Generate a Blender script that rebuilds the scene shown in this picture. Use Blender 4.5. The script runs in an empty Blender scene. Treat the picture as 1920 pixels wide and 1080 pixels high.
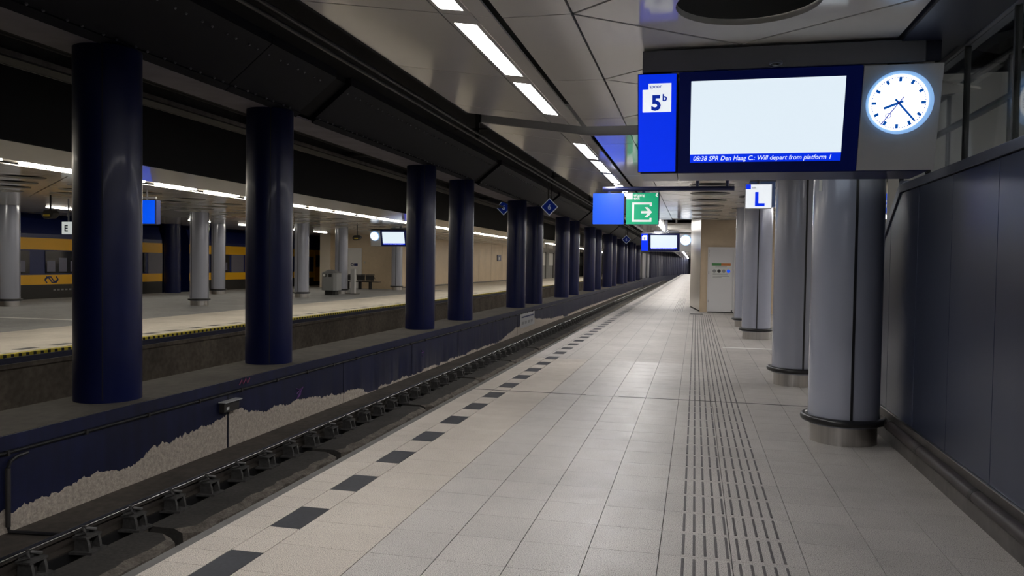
import bpy, bmesh, math, random
from math import sin, cos, pi, radians, atan2, hypot
from mathutils import Matrix, Vector
random.seed(7)
scene = bpy.context.scene
col = scene.collection

# ------------------------------------------------------------------ camera
YAW, PITCH, ROLL, FPX = .22848, .0305, .01511, 1475.6
fw = Vector((-sin(YAW)*cos(PITCH), cos(YAW)*cos(PITCH), -sin(PITCH)))
r0 = Vector((cos(YAW), sin(YAW), 0)); u0 = r0.cross(fw)
rt = r0*cos(ROLL) + u0*sin(ROLL); up = u0*cos(ROLL) - r0*sin(ROLL)
cd = bpy.data.cameras.new('camera'); cd.sensor_width = 36; cd.lens = FPX/1920*36
cd.clip_end = 600
cam = bpy.data.objects.new('camera', cd); col.objects.link(cam)
mw = Matrix((rt, up, -fw)).transposed().to_4x4(); mw.translation = (0, 0, 1.6)
cam.matrix_world = mw
scene.camera = cam
# ------------------------------------------------------------------ world, exposure
world = bpy.data.worlds.new('world'); scene.world = world; world.use_nodes = True
bg = world.node_tree.nodes['Background']
bg.inputs[0].default_value = (.5, .5, .6, 1); bg.inputs[1].default_value = .004
vs = scene.view_settings
vs.view_transform = 'Standard'; vs.look = 'None'; vs.exposure = 0.0; vs.gamma = 1; vs.use_curve_mapping = False
NEAR_LAMP = 43.0      # strength of the strip lights over the near platform
FAR_LAMP = 34.0       # strength of the strip lights over the opposite platform

# ------------------------------------------------------------------ materials
MATS = {}
def M(name, c, rough=.5, metal=0., emit=0., noise=None, bump=0., rand=0., spec=.5, coat=0., streak=None, ecol=None):
    m = bpy.data.materials.new(name); m.use_nodes = True
    nt = m.node_tree; N = nt.nodes; L = nt.links
    p = N['Principled BSDF']
    p.inputs['Base Color'].default_value = (*c, 1)
    p.inputs['Roughness'].default_value = rough
    p.inputs['Metallic'].default_value = metal
    p.inputs['Specular IOR Level'].default_value = spec
    p.inputs['Coat Weight'].default_value = coat
    p.inputs['Coat Roughness'].default_value = .08
    if emit:
        p.inputs['Emission Color'].default_value = (*(ecol or c), 1)
        p.inputs['Emission Strength'].default_value = emit
    src = None
    geo = N.new('ShaderNodeNewGeometry')
    def mul(a, fac):
        mx = N.new('ShaderNodeMix'); mx.data_type = 'RGBA'; mx.blend_type = 'MULTIPLY'
        mx.inputs[0].default_value = 1
        if a is None: mx.inputs[6].default_value = (*c, 1)
        else: L.new(a, mx.inputs[6])
        L.new(fac, mx.inputs[7]); return mx.outputs[2]
    def rng(sock, lo, hi, a=0., b=1.):
        mr = N.new('ShaderNodeMapRange'); L.new(sock, mr.inputs[0])
        mr.inputs[1].default_value = a; mr.inputs[2].default_value = b
        mr.inputs[3].default_value = lo; mr.inputs[4].default_value = hi; return mr.outputs[0]
    if noise:
        for sc, amt in noise:
            n = N.new('ShaderNodeTexNoise'); n.inputs['Scale'].default_value = sc
            n.inputs['Detail'].default_value = 4
            L.new(geo.outputs['Position'], n.inputs['Vector'])
            src = mul(src, rng(n.outputs['Fac'], 1-amt, 1+amt, .3, .7))
            last = n
        if bump:
            b = N.new('ShaderNodeBump'); b.inputs['Strength'].default_value = bump; b.inputs['Distance'].default_value = .01
            L.new(last.outputs['Fac'], b.inputs['Height']); L.new(b.outputs[0], p.inputs['Normal'])
    if streak:
        mp = N.new('ShaderNodeMapping'); mp.inputs['Scale'].default_value = streak[0]
        L.new(geo.outputs['Position'], mp.inputs['Vector'])
        n = N.new('ShaderNodeTexNoise'); n.inputs['Scale'].default_value = 1; n.inputs['Detail'].default_value = 5
        L.new(mp.outputs[0], n.inputs['Vector'])
        src = mul(src, rng(n.outputs['Fac'], 1-streak[1], 1+streak[1], .3, .7))
    if rand:
        oi = N.new('ShaderNodeObjectInfo')
        src = mul(src, rng(oi.outputs['Random'], 1-rand, 1+rand))
    if src: L.new(src, p.inputs['Base Color'])
    MATS[name] = m; return m

def terrazzo(name, base, joints=False, rand=.04):
    m = bpy.data.materials.new(name); m.use_nodes = True
    nt = m.node_tree; N = nt.nodes; L = nt.links; p = N['Principled BSDF']
    geo = N.new('ShaderNodeNewGeometry')
    def noise(sc, det=2):
        n = N.new('ShaderNodeTexNoise'); n.inputs['Scale'].default_value = sc; n.inputs['Detail'].default_value = det
        L.new(geo.outputs['Position'], n.inputs['Vector']); return n.outputs['Fac']
    def ramp(sock, stops):
        r = N.new('ShaderNodeValToRGB'); L.new(sock, r.inputs[0]); e = r.color_ramp.elements
        e[0].position, e[0].color = stops[0][0], (*[stops[0][1]]*3, 1)
        e[1].position, e[1].color = stops[-1][0], (*[stops[-1][1]]*3, 1)
        for s in stops[1:-1]:
            k = e.new(s[0]); k.color = (*[s[1]]*3, 1)
        return r.outputs[0]
    def mul(a, b):
        mx = N.new('ShaderNodeMix'); mx.data_type = 'RGBA'; mx.blend_type = 'MULTIPLY'; mx.inputs[0].default_value = 1
        if isinstance(a, tuple): mx.inputs[6].default_value = (*a, 1)
        else: L.new(a, mx.inputs[6])
        L.new(b, mx.inputs[7]); return mx.outputs[2]
    s = mul(base, ramp(noise(240, 1), [(.30, .16), (.42, .80), (.56, 1.02), (.68, 1.55)]))
    s = mul(s, ramp(noise(120, 1), [(.28, .25), (.37, 1.0), (.7, 1.1)]))
    s = mul(s, ramp(noise(.8, 5), [(.3, .86), (.7, 1.1)]))
    s = mul(s, ramp(noise(24, 3), [(.20, .6), (.255, 1.0), (.8, 1.03)]))
    if rand:
        oi = N.new('ShaderNodeObjectInfo'); mr = N.new('ShaderNodeMapRange'); L.new(oi.outputs['Random'], mr.inputs[0])
        mr.inputs[3].default_value = 1-rand; mr.inputs[4].default_value = 1+rand
        s = mul(s, mr.outputs[0])
    if joints:
        sep = N.new('ShaderNodeSeparateXYZ'); L.new(geo.outputs['Position'], sep.inputs[0])
        for ax, off, pitch, w in ((0, -1.726, .3907, .004), (1, 4.406, .402, .003)):
            a = N.new('ShaderNodeMath'); a.operation = 'SUBTRACT'; L.new(sep.outputs[ax], a.inputs[0]); a.inputs[1].default_value = off
            pp = N.new('ShaderNodeMath'); pp.operation = 'PINGPONG'; L.new(a.outputs[0], pp.inputs[0]); pp.inputs[1].default_value = pitch/2
            mr = N.new('ShaderNodeMapRange'); L.new(pp.outputs[0], mr.inputs[0])
            mr.inputs[1].default_value = w*.6; mr.inputs[2].default_value = w*1.4
            mr.inputs[3].default_value = .45; mr.inputs[4].default_value = 1
            s = mul(s, mr.outputs[0])
    L.new(s, p.inputs['Base Color'])
    L.new(ramp(noise(6, 4), [(.3, .48), (.7, .64)] if joints else [(.3, .34), (.7, .48)]), p.inputs['Roughness'])
    b = N.new('ShaderNodeBump'); b.inputs['Strength'].default_value = .03; b.inputs['Distance'].default_value = .001
    L.new(noise(170, 1), b.inputs['Height']); L.new(b.outputs[0], p.inputs['Normal'])
    p.inputs['Specular IOR Level'].default_value = .32
    MATS[name] = m; return m

terrazzo('tile', (.43, .405, .38)); terrazzo('edge_tile', (.47, .425, .375)); terrazzo('tile_far', (.43, .405, .38), True, 0)
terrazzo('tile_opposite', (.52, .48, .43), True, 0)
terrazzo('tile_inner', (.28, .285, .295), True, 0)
M('grout', (.09, .085, .08), .9)
M('black_tile', (.035, .037, .045), .45, noise=((40, .2), (5, .15)), rand=.1)
M('rib', (.075, .066, .07), .5, noise=((30, .25),))
M('ceiling_panel', (.70, .67, .625), .11, noise=((.7, .03),), rand=.02, spec=.5)
M('ceiling_metal', (.42, .41, .40), .35)
M('plenum', (.002, .002, .0022), .9)
M('black', (.004, .004, .005), .7)
M('tunnel_black', (.004, .004, .005), .85)
M('navy_steel', (.0035, .004, .009), .55, noise=((3, .2),))
M('girder_under', (.22, .20, .24), .7, noise=((2.5, .15),))
M('bolt_steel', (.35, .35, .37), .4, .6)
M('navy_column', (.0038, .0072, .050), .36, noise=((1.5, .12),), spec=.25, coat=.05)
M('navy_paint', (.006, .0085, .036), .45, noise=((2.2, .2), (14, .08)), streak=((0.3, 7, .45), .3))
M('opposite_concrete', (.12, .10, .078), .95, noise=((1.2, .3), (10, .25)), bump=.3)
def dusty(m):
    nt = m.node_tree; N = nt.nodes; L = nt.links; p = N['Principled BSDF']
    src = p.inputs['Base Color'].links[0].from_socket
    geo = N.new('ShaderNodeNewGeometry'); sep = N.new('ShaderNodeSeparateXYZ'); L.new(geo.outputs['Position'], sep.inputs[0])
    mp = N.new('ShaderNodeMapping'); mp.inputs['Scale'].default_value = (1, 5, .7); L.new(geo.outputs['Position'], mp.inputs[0])
    n = N.new('ShaderNodeTexNoise'); n.inputs['Scale'].default_value = 1; n.inputs['Detail'].default_value = 6; L.new(mp.outputs[0], n.inputs['Vector'])
    def rng(sock, a, b, c, d):
        r = N.new('ShaderNodeMapRange'); L.new(sock, r.inputs[0])
        for i, v in enumerate((a, b, c, d)): r.inputs[i+1].default_value = v
        return r.outputs[0]
    def mul(a, b):
        k = N.new('ShaderNodeMath'); k.operation = 'MULTIPLY'; L.new(a, k.inputs[0]); L.new(b, k.inputs[1]); return k.outputs[0]
    f = mul(mul(rng(n.outputs['Fac'], .42, .72, 0, .75), rng(sep.outputs[2], -.93, -.25, 1, .15)), rng(sep.outputs[1], 9.5, 17, .05, 1))
    mx = N.new('ShaderNodeMix'); mx.data_type = 'RGBA'; L.new(f, mx.inputs[0]); L.new(src, mx.inputs[6]); mx.inputs[7].default_value = (.11, .105, .11, 1)
    L.new(mx.outputs[2], p.inputs['Base Color'])
M('ledge_paint', (.006, .0085, .036), .45, noise=((2.2, .2), (14, .08)), streak=((0.3, 7, .45), .3)); dusty(MATS['ledge_paint'])
M('plaster', (.38, .33, .28), .95, noise=((22, .22), (60, .2)), bump=.5)
M('concrete_ledge', (.085, .074, .064), .9, noise=((1.3, .2), (9, .15)))
M('concrete_dirty', (.055, .045, .036), .95, noise=((1.6, .3), (12, .25)), bump=.3)
M('concrete_slab', (.042, .038, .034), .92, noise=((2, .25), (25, .25)), bump=.3)
M('concrete_rough', (.11, .095, .08), .98, noise=((9, .35), (45, .3)), bump=1.)
M('concrete_lip', (.11, .105, .10), .9, noise=((5, .2),))
M('rail_side', (.035, .028, .023), .75, .2, noise=((20, .2),))
M('rail_head', (.36, .35, .345), .24, 1., noise=((6, .15),))
M('cast_iron', (.075, .072, .07), .55, .3, noise=((30, .25),))
M('dark_iron', (.04, .037, .035), .6, .3)
M('column_grey', (.36, .375, .45), .22, .15, streak=((6, 6, .15), .03), coat=.25)
M('steel', (.52, .50, .48), .28, 1., streak=((30, 30, .4), .12))
M('rubber', (.012, .012, .014), .32)
M('panel_blue', (.036, .046, .088), .30, .5, streak=((2.5, 2.5, .2), .08), rand=.04)
M('panel_cap', (.10, .105, .14), .35, .5)
M('skirt', (.11, .10, .095), .5, .3, noise=((2.5, .25), (20, .12)))
M('bumper', (.035, .028, .028), .5, noise=((5, .3),))
M('beam_grey', (.15, .155, .18), .45, .2)
M('fascia', (.02, .022, .04), .4, .1)
M('housing_blue', (.020, .026, .10), .3)
M('sign_frame_blue', (.001, .003, .035), .25, emit=.03, ecol=(0, .03, .6))  # weak emission stands in for the screen's glow on the frame
M('sign_blue', (.0, .02, .5), .35, emit=.70, ecol=(0, .035, 1.0))
M('sign_blue2', (.0, .05, .6), .35, emit=.62, ecol=(.0, .10, 1.0))
M('sign_green', (.0, .25, .12), .35, emit=.42, ecol=(.0, .62, .30))
M('sign_white', (.8, .8, .8), .4, emit=.80, ecol=(.88, .94, 1))
M('sign_soft_white', (.7, .7, .7), .4, emit=.45, ecol=(.88, .96, .94))
M('screen', (.1, .1, .1), .2, emit=.93, ecol=(.80, .91, 1.0))
M('clock_face', (.8, .8, .8), .3, emit=1.6, ecol=(.95, .98, 1.0))
M('clock_rim', (.5, .6, .7), .2, emit=.75, ecol=(.22, .48, .92))
M('clock_panel', (.50, .50, .51), .45, .2)
M('clock_blue', (.0, .05, .28), .4, emit=.55, ecol=(0, .11, .6))
M('lettering_blue', (.0, .02, .35), .4, emit=.30, ecol=(0, .05, .8))
M('added_glow_border', (.6, .62, .65), .5, emit=.10, ecol=(.75, .85, 1)); M('added_glow_navy', (.004, .012, .09), .5, emit=.045, ecol=(.01, .08, .9))  # faint emission added to the diamond signs, which no lamp reaches
M('red', (.5, .03, .02), .5)
M('lamp_near', (.9, .9, .9), .4, emit=NEAR_LAMP, ecol=(1, .98, .965))
M('lamp_far', (.9, .9, .9), .4, emit=FAR_LAMP, ecol=(1, .93, .78))
M('beige_wall', (.52, .41, .285), .45, noise=((.9, .08), (5, .04)))
M('beige_cladding', (.66, .60, .52), .28, .1)
M('door_white', (.62, .61, .61), .4)
M('white_paint', (.72, .72, .70), .6)
M('paper', (.62, .63, .60), .6)
M('print_green', (.06, .22, .07), .6); M('print_orange', (.5, .17, .04), .6); M('print_grey', (.25, .25, .25), .6)
M('yellow_train', (.85, .44, .008), .35); M('blue_train', (.005, .014, .10), .35); M('dark_glass', (.012, .013, .018), .08)
M('train_grey', (.16, .15, .19), .4); M('window_interior', (.14, .14, .20), .3)
M('bin_grey', (.22, .225, .235), .45, .2); M('post_grey', (.42, .42, .43), .45, .1)
M('wall_grey', (.20, .20, .205), .6, noise=((.6, .2),)); M('wall_navy_far', (.022, .025, .05), .6); M('pier_paint', (.012, .015, .042), .6)
M('stair_wall', (.55, .54, .50), .5, noise=((.5, .1),))
M('cable_tray', (.03, .027, .026), .7, noise=((4, .3),)); M('tray_edge', (.13, .115, .105), .6, noise=((6, .3),))
M('conductor', (.16, .155, .155), .35, .7)
M('graffiti_pink', (.25, .07, .14), .8); M('graffiti_purple', (.13, .05, .20), .8)
M('hazard_yellow', (.52, .42, .01), .6)
M('yellow_box', (.55, .40, .02), .5)
M('blue_grey_box', (.16, .26, .55), .4)
g = M('glass', (.85, .9, .92), .03); p = g.node_tree.nodes['Principled BSDF']
p.inputs['Transmission Weight'].default_value = 1; p.inputs['IOR'].default_value = 1.15

# ------------------------------------------------------------------ mesh helpers
class MB:
    def __init__(s): s.v = []; s.f = []
    def raw(s, v, f):
        o = len(s.v); s.v += [tuple(a) for a in v]; s.f += [tuple(i+o for i in q) for q in f]; return s
    def box(s, x0, x1, y0, y1, z0, z1):
        v = [(x, y, z) for z in (z0, z1) for y in (y0, y1) for x in (x0, x1)]
        return s.raw(v, [(0, 2, 3, 1), (4, 5, 7, 6), (0, 1, 5, 4), (2, 6, 7, 3), (0, 4, 6, 2), (1, 3, 7, 5)])
    def prism(s, poly, ax, a, b):
        n = len(poly)
        def P(q, t): return (t, q[0], q[1]) if ax == 'x' else (q[0], t, q[1]) if ax == 'y' else (q[0], q[1], t)
        v = [P(q, a) for q in poly] + [P(q, b) for q in poly]
        return s.raw(v, [tuple(range(n))[::-1], tuple(range(n, 2*n))] + [(i, (i+1) % n, n+(i+1) % n, n+i) for i in range(n)])
    def cyl(s, p0, p1, r, n=16, r2=None):
        return s.tube([p0, p1], r, n, r2)
    def tube(s, pts, r, n=10, r2=None):
        pts = [Vector(q) for q in pts]; v = []
        for i, q in enumerate(pts):
            d = (pts[min(i+1, len(pts)-1)] - pts[max(i-1, 0)]).normalized()
            a = d.orthogonal().normalized() if abs(d.z) > .9 else d.cross(Vector((0, 0, 1))).normalized()
            if abs(d.z) > .9: a = Vector((1, 0, 0)) - d*d.x; a.normalize()
            b = d.cross(a); rr = r if (r2 is None or i < len(pts)-1) else r2
            v += [q + a*rr*cos(2*pi*k/n) + b*rr*sin(2*pi*k/n) for k in range(n)]
        f = [(j*n+k, j*n+(k+1) % n, (j+1)*n+(k+1) % n, (j+1)*n+k) for j in range(len(pts)-1) for k in range(n)]
        f += [tuple(range(n))[::-1], tuple(range(len(v)-n, len(v)))]
        return s.raw(v, f)
    def lathe(s, prof, c, n=40):
        v = [(c[0]+r*cos(2*pi*k/n), c[1]+r*sin(2*pi*k/n), c[2]+z) for r, z in prof for k in range(n)]
        f = [(j*n+k, j*n+(k+1) % n, (j+1)*n+(k+1) % n, (j+1)*n+k) for j in range(len(prof)-1) for k in range(n)]
        f += [tuple(range(n))[::-1], tuple(range(len(v)-n, len(v)))]
        return s.raw(v, f)
    def torus(s, c, R, r, n=48, m=12, axis='z'):
        v = []
        for i in range(n):
            a = 2*pi*i/n
            for j in range(m):
                b = 2*pi*j/m; q = ((R+r*cos(b))*cos(a), (R+r*cos(b))*sin(a), r*sin(b))
                if axis == 'y': q = (q[0], q[2], q[1])
                v.append((c[0]+q[0], c[1]+q[1], c[2]+q[2]))
        return s.raw(v, [(i*m+j, ((i+1) % n)*m+j, ((i+1) % n)*m+(j+1) % m, i*m+(j+1) % m) for i in range(n) for j in range(m)])
    def disc(s, c, R, y0, y1, n=64):      # disc facing -y, local x/z plane
        return s.prism([(c[0]+R*cos(2*pi*k/n), c[1]+R*sin(2*pi*k/n)) for k in range(n)], 'y', y0, y1)
    def bar(s, a, b, w, y0, y1):          # flat bar in the x/z plane
        dx, dz = b[0]-a[0], b[1]-a[1]; l = hypot(dx, dz); nx, nz = -dz/l*w/2, dx/l*w/2
        return s.prism([(a[0]+nx, a[1]+nz), (b[0]+nx, b[1]+nz), (b[0]-nx, b[1]-nz), (a[0]-nx, a[1]-nz)], 'y', y0, y1)
    def mesh(s, name, org=(0, 0, 0), smooth=False, sharp=35):
        me = bpy.data.meshes.new(name)
        me.from_pydata([(x-org[0], y-org[1], z-org[2]) for x, y, z in s.v], [], s.f)
        bm = bmesh.new(); bm.from_mesh(me); bmesh.ops.recalc_face_normals(bm, faces=bm.faces); bm.to_mesh(me); bm.free()
        if smooth:
            me.polygons.foreach_set('use_smooth', [True]*len(me.polygons)); me.set_sharp_from_angle(angle=radians(sharp))
        return me
    def build(s, name, mat, parent=None, local=False, smooth=False, bevel=0., kind=None, label=None):
        org = Vector((0, 0, 0)); q = parent
        while q is not None and not local: org += q.location; q = q.parent
        me = s.mesh(name, org, smooth)
        return link(name, me, mat, parent, bevel=bevel, kind=kind, label=label)
def link(name, me, mat=None, parent=None, loc=(0, 0, 0), bevel=0., kind=None, label=None):
    if mat and not me.materials: me.materials.append(MATS[mat])
    o = bpy.data.objects.new(name, me); col.objects.link(o); o.parent = parent; o.location = loc
    if bevel:
        b = o.modifiers.new('bevel', 'BEVEL'); b.width = bevel; b.segments = 2; b.limit_method = 'ANGLE'
    if kind: o['kind'] = kind
    if label: o['label'] = label
    return o
def tag(o, label, cat, group=None):
    o['label'] = label; o['category'] = cat
    if group: o['group'] = group
    return o
def thing(name, loc, label, cat, group=None, rx=0., rz=0.):
    o = bpy.data.objects.new(name, None); col.objects.link(o); o.location = loc
    o.rotation_euler = (rx, 0, rz); o.empty_display_size = .1
    return tag(o, label, cat, group)
def struct(name, mb, mat, **k): return mb.build(name, mat, kind='structure', **k)
def copy_tree(o, parent=None):
    c = o.copy(); col.objects.link(c); c.parent = parent
    for ch in [x for x in bpy.data.objects if x.parent == o]: copy_tree(ch, c)
    return c
def text(body, size, pos, w=0., align='LEFT', shear=0., bold=0., depth=.0006, width=None):
    """lettering as a flat mesh on a face that looks towards -y; pos = (x, z), w = y of the face"""
    cu = bpy.data.curves.new('lettering', 'FONT'); cu.body = body; cu.size = size; cu.align_x = align
    cu.shear = shear; cu.offset = bold; cu.extrude = depth; cu.resolution_u = 3
    o = bpy.data.objects.new('tmp', cu); col.objects.link(o)
    dg = bpy.context.evaluated_depsgraph_get(); dg.update()
    me = bpy.data.meshes.new_from_object(o.evaluated_get(dg))
    mb = MB(); vs_ = [v.co.copy() for v in me.vertices]; fs = [tuple(q.vertices) for q in me.polygons]
    bpy.data.objects.remove(o); bpy.data.curves.remove(cu); bpy.data.meshes.remove(me)
    sx = 1.
    if width:
        x0 = min(v.x for v in vs_); x1 = max(v.x for v in vs_); sx = width/(x1-x0)
    return mb.raw([(pos[0]+v.x*sx, w-.001-v.z, pos[1]+v.y) for v in vs_], fs)
ORD = 'first second third fourth fifth sixth seventh eighth ninth tenth eleventh twelfth thirteenth fourteenth fifteenth sixteenth seventeenth eighteenth nineteenth'.split()
TENS = {20: 'twent', 30: 'thirt', 40: 'fort', 50: 'fift', 60: 'sixt', 70: 'sevent', 80: 'eight', 90: 'ninet'}
def nth(i):          # 0-based
    n = i+1
    if n < 20: return ORD[n-1]
    t = n//10*10; return TENS[t]+'ieth' if n == t else TENS[t]+'y-'+ORD[n-t-1]

# ================================================================== THE SETTING
# ---- near platform floor
EX = -2.72; TY0 = 2.798; PX, PY = .3907, .402; TY1 = 13.25
mb = MB(); mb.box(EX, 8.5, -7, TY1, -.3, -.012); mb.raw(MB().box(EX, 1.9, -7, TY0, -.012, 0).v, MB().box(0, 1, 0, 1, 0, 1).f)
floor = struct('floor', mb, 'grout')
struct('floor_far', MB().box(EX, 8.5, TY1, 200, -.3, 0), 'tile_far')
struct('floor_side', MB().box(1.79, 8.5, 2, TY1, -.012, 0), 'tile_far')
struct('platform_front_wall', MB().box(EX-.02, EX+.3, -7, 200, -1.3, -.30).box(EX-.02, 8.5, -7, 200, -.32, -.3), 'concrete_dirty')
struct('platform_lip', MB().box(EX-.085, EX, -7, 200, -.2, -.012), 'concrete_lip')
G = .0022
def tile_mesh(w, l): return MB().box(G, w-G, G*.55, l-G*.55, -.012, 0).mesh('tile')
rows = [TY0 + PY*k for k in range(26)]
m_std = tile_mesh(PX, PY); m_wide = tile_mesh(.539, PY); m_edge = tile_mesh(.255, PY/2); m_blk = tile_mesh(.2, PY)
for k, y in enumerate(rows):
    for j in range(9): link('tile', m_std, 'tile', floor, (-1.726+PX*j, y, 0))
    link('tile', m_wide, 'edge_tile', floor, (-2.265, y, 0))
m_gap = tile_mesh(.2, PY); b0 = 3.442-PY*2
for k in range(26):
    y = b0 + PY*k
    link('tile', m_gap if k % 2 else m_blk, 'edge_tile' if k % 2 else 'black_tile', floor, (-2.465, y, 0))
for k in range(52): link('tile', m_edge, 'edge_tile', floor, (EX, TY0+PY/2*k, 0))
# black edge markers further along, flush inlays
m_blk2 = MB().box(0, .2, 0, PY, -.004, .0008).mesh('marker')
k = 26
while b0+PY*k < 52:
    link('tile', m_blk2, 'black_tile', floor, (-2.465, b0+PY*k, 0)); k += 2
mb = MB()
while b0+PY*k < 180: mb.box(-2.465, -2.265, b0+PY*k, b0+PY*(k+1), -.004, .0008); k += 2
mb.build('distant_markers', 'black_tile', floor, kind='stuff')
# guide strip ribs
m_rib = MB().prism([(-.0075, 0), (.0075, 0), (.005, .0035), (-.005, .0035)], 'y', .03, PY-.035).mesh('rib')
rest = MB(); cnt = 0
for k in range(60):
    y = TY0 + PY*k
    for i in range(10):
        x = -.034 + .0605*i
        if cnt < 300: link('guide_rib', m_rib, 'rib', floor, (x, y, 0)); cnt += 1
        else: rest.prism([(x-.0075, 0), (x+.0075, 0), (x+.005, .0035), (x-.005, .0035)], 'y', y+.03, y+PY-.035)
for k in range(30):
    y = 28.2+PY*k
    for i in range(6): rest.box(-.73+.06*i-.0075, -.73+.06*i+.0075, y, y+PY-.06, 0, .0035)
rest.build('distant_guide_ribs', 'rib', floor, kind='stuff')
# expansion joint, white line, grate
MB().box(EX, 1.78, 9.615, 9.645, -.01, .0015).build('expansion_joint', 'dark_iron', floor)
MB().box(-1.28, -.88, 9.60, 9.63, -.01, .003).build('joint_cover', 'steel', floor)
MB().box(.56, 1.5, 16.12, 16.28, -.01, .0012).build('white_line', 'white_paint', floor)
gr = MB(); gr.box(-.14, .29, 27.1, 27.55, -.01, .002)
for i in range(8): gr.box(-.12+.05*i, -.10+.05*i, 27.12, 27.53, .002, .006)
gr.build('drain_grate', 'dark_iron', floor)

# ---- track bed
struct('track_bed', MB().box(-11.2, EX, -7, 200, -1.5, -1.25).box(-6.12, -5.28, -7, 200, -1.3, -.935).box(-5.29, -4.98, -7, 200, -1.3, -1.03), 'concrete_dirty')
struct('rail_pad', MB().box(-5.27, -5.13, -7, 190, -1.03, -.905), 'black')
sb = bpy.data.objects.new('track_slab', None); col.objects.link(sb); sb['kind'] = 'structure'
gaps = [2.9, 6.33, 9.6, 13.1, 16.62, 19.95, 23.3, 26.6, 30, 33.4, 36.8, 40.2, 43.6, 47, 50.4]
for i in range(len(gaps)):
    a = gaps[i]+.07; b = (gaps[i+1] if i+1 < len(gaps) else 120)-.07
    n = max(6, int((b-a)/.13)) if a < 40 else 30
    rnd = random.Random(i)
    fx = [-4.50+rnd.uniform(-.02, .035) for _ in range(n+1)]
    fx[0] -= .1; fx[-1] -= .12
    fz = [-.955+rnd.uniform(-.02, .012) for _ in range(n+1)]
    top = MB(); edge = MB()
    ys = [a+(b-a)*t/n for t in range(n+1)]
    for t in range(n):
        top.raw([(-4.98, ys[t], -.925), (fx[t]-.09, ys[t], -.925), (fx[t+1]-.09, ys[t+1], -.925), (-4.98, ys[t+1], -.925)], [(0, 1, 2, 3)])
        edge.raw([(fx[t]-.09, ys[t], -.925), (fx[t], ys[t], fz[t]), (fx[t+1], ys[t+1], fz[t+1]), (fx[t+1]-.09, ys[t+1], -.925),
                  (fx[t]+.02, ys[t], -1.26), (fx[t+1]+.02, ys[t+1], -1.26)], [(0, 1, 2, 3), (1, 4, 5, 2)])
    for q in (0, n):
        top.raw([(-4.98, ys[q], -.925), (fx[q]-.09, ys[q], -.925), (fx[q], ys[q], fz[q]), (fx[q]+.02, ys[q], -1.26), (-4.98, ys[q], -1.26)], [(0, 1, 2, 3, 4)])
    top.build('slab', 'concrete_slab', sb); edge.build('broken_edge', 'concrete_rough', sb)

# ---- ledge wall between the tracks
lw = struct('wall_ledge', MB().box(-7.12, -6.1, -7, 96, -1.3, -.17), 'ledge_paint')
MB().box(-7.12, -6.085, -7, 96, -.17, -.035).build('coping', 'navy_paint', lw)
MB().box(-7.10, -6.10, -7, 96, -.035, -.03).build('ledge_top', 'concrete_ledge', lw)
for y in (2.2, 5.75, 9.42, 13, 16.5, 20, 23.6, 27.2):
    MB().box(-6.104, -6.0945, y-.004, y+.004, -.93, -.17).build('wall_joint', 'black', lw)
def peel(prof, seed):
    rnd = random.Random(seed); mb = MB(); y = prof[0][0]; pts = []; base = 0
    while y < prof[-1][0]:
        for (a, za), (b, zb) in zip(prof, prof[1:]):
            if a <= y <= b: z = za+(zb-za)*(y-a)/(b-a)
        base = base*.85+rnd.uniform(-.018, .018)
        pts.append((y, max(-.93, z+base+rnd.uniform(-.014, .01)))); y += rnd.uniform(.012, .035)
    for (a, za), (b, zb) in zip(pts, pts[1:]):
        mb.raw([(-6.096, a, -.94), (-6.096, b, -.94), (-6.096, b, zb), (-6.096, a, za)], [(0, 1, 2, 3)])
        mb.raw([(-6.096, a, za), (-6.096, b, zb), (-6.102, b, zb+.006), (-6.102, a, za+.006)], [(0, 1, 2, 3)])
    return mb
peel([(3.5, -.70), (5.9, -.73), (6.45, -.72), (6.95, -.69), (7.6, -.72), (8.04, -.60), (8.5, -.565), (9.1, -.55), (9.41, -.52)], 3).build('bare_plaster', 'plaster', lw)
peel([(9.44, -.43), (9.9, -.53), (10.4, -.61), (11.4, -.62), (12.2, -.70), (12.9, -.78), (13.5, -.74), (13.8, -.79), (14.1, -.91), (14.5, -.94)], 4).build('bare_plaster', 'plaster', lw)
peel([(24.3, -.93), (25.5, -.8), (26.3, -.70), (28.5, -.56), (30.2, -.52), (32.2, -.66), (34, -.75), (36, -.78), (38.2, -.93)], 5).build('bare_plaster', 'plaster', lw)
peel([(14.6, -.90), (18, -.89), (21, -.87), (24.2, -.91)], 6).build('bare_plaster', 'plaster', lw)
peel([(38.4, -.85), (45, -.82), (60, -.84), (90, -.86)], 8).build('bare_plaster', 'plaster', lw)

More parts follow.
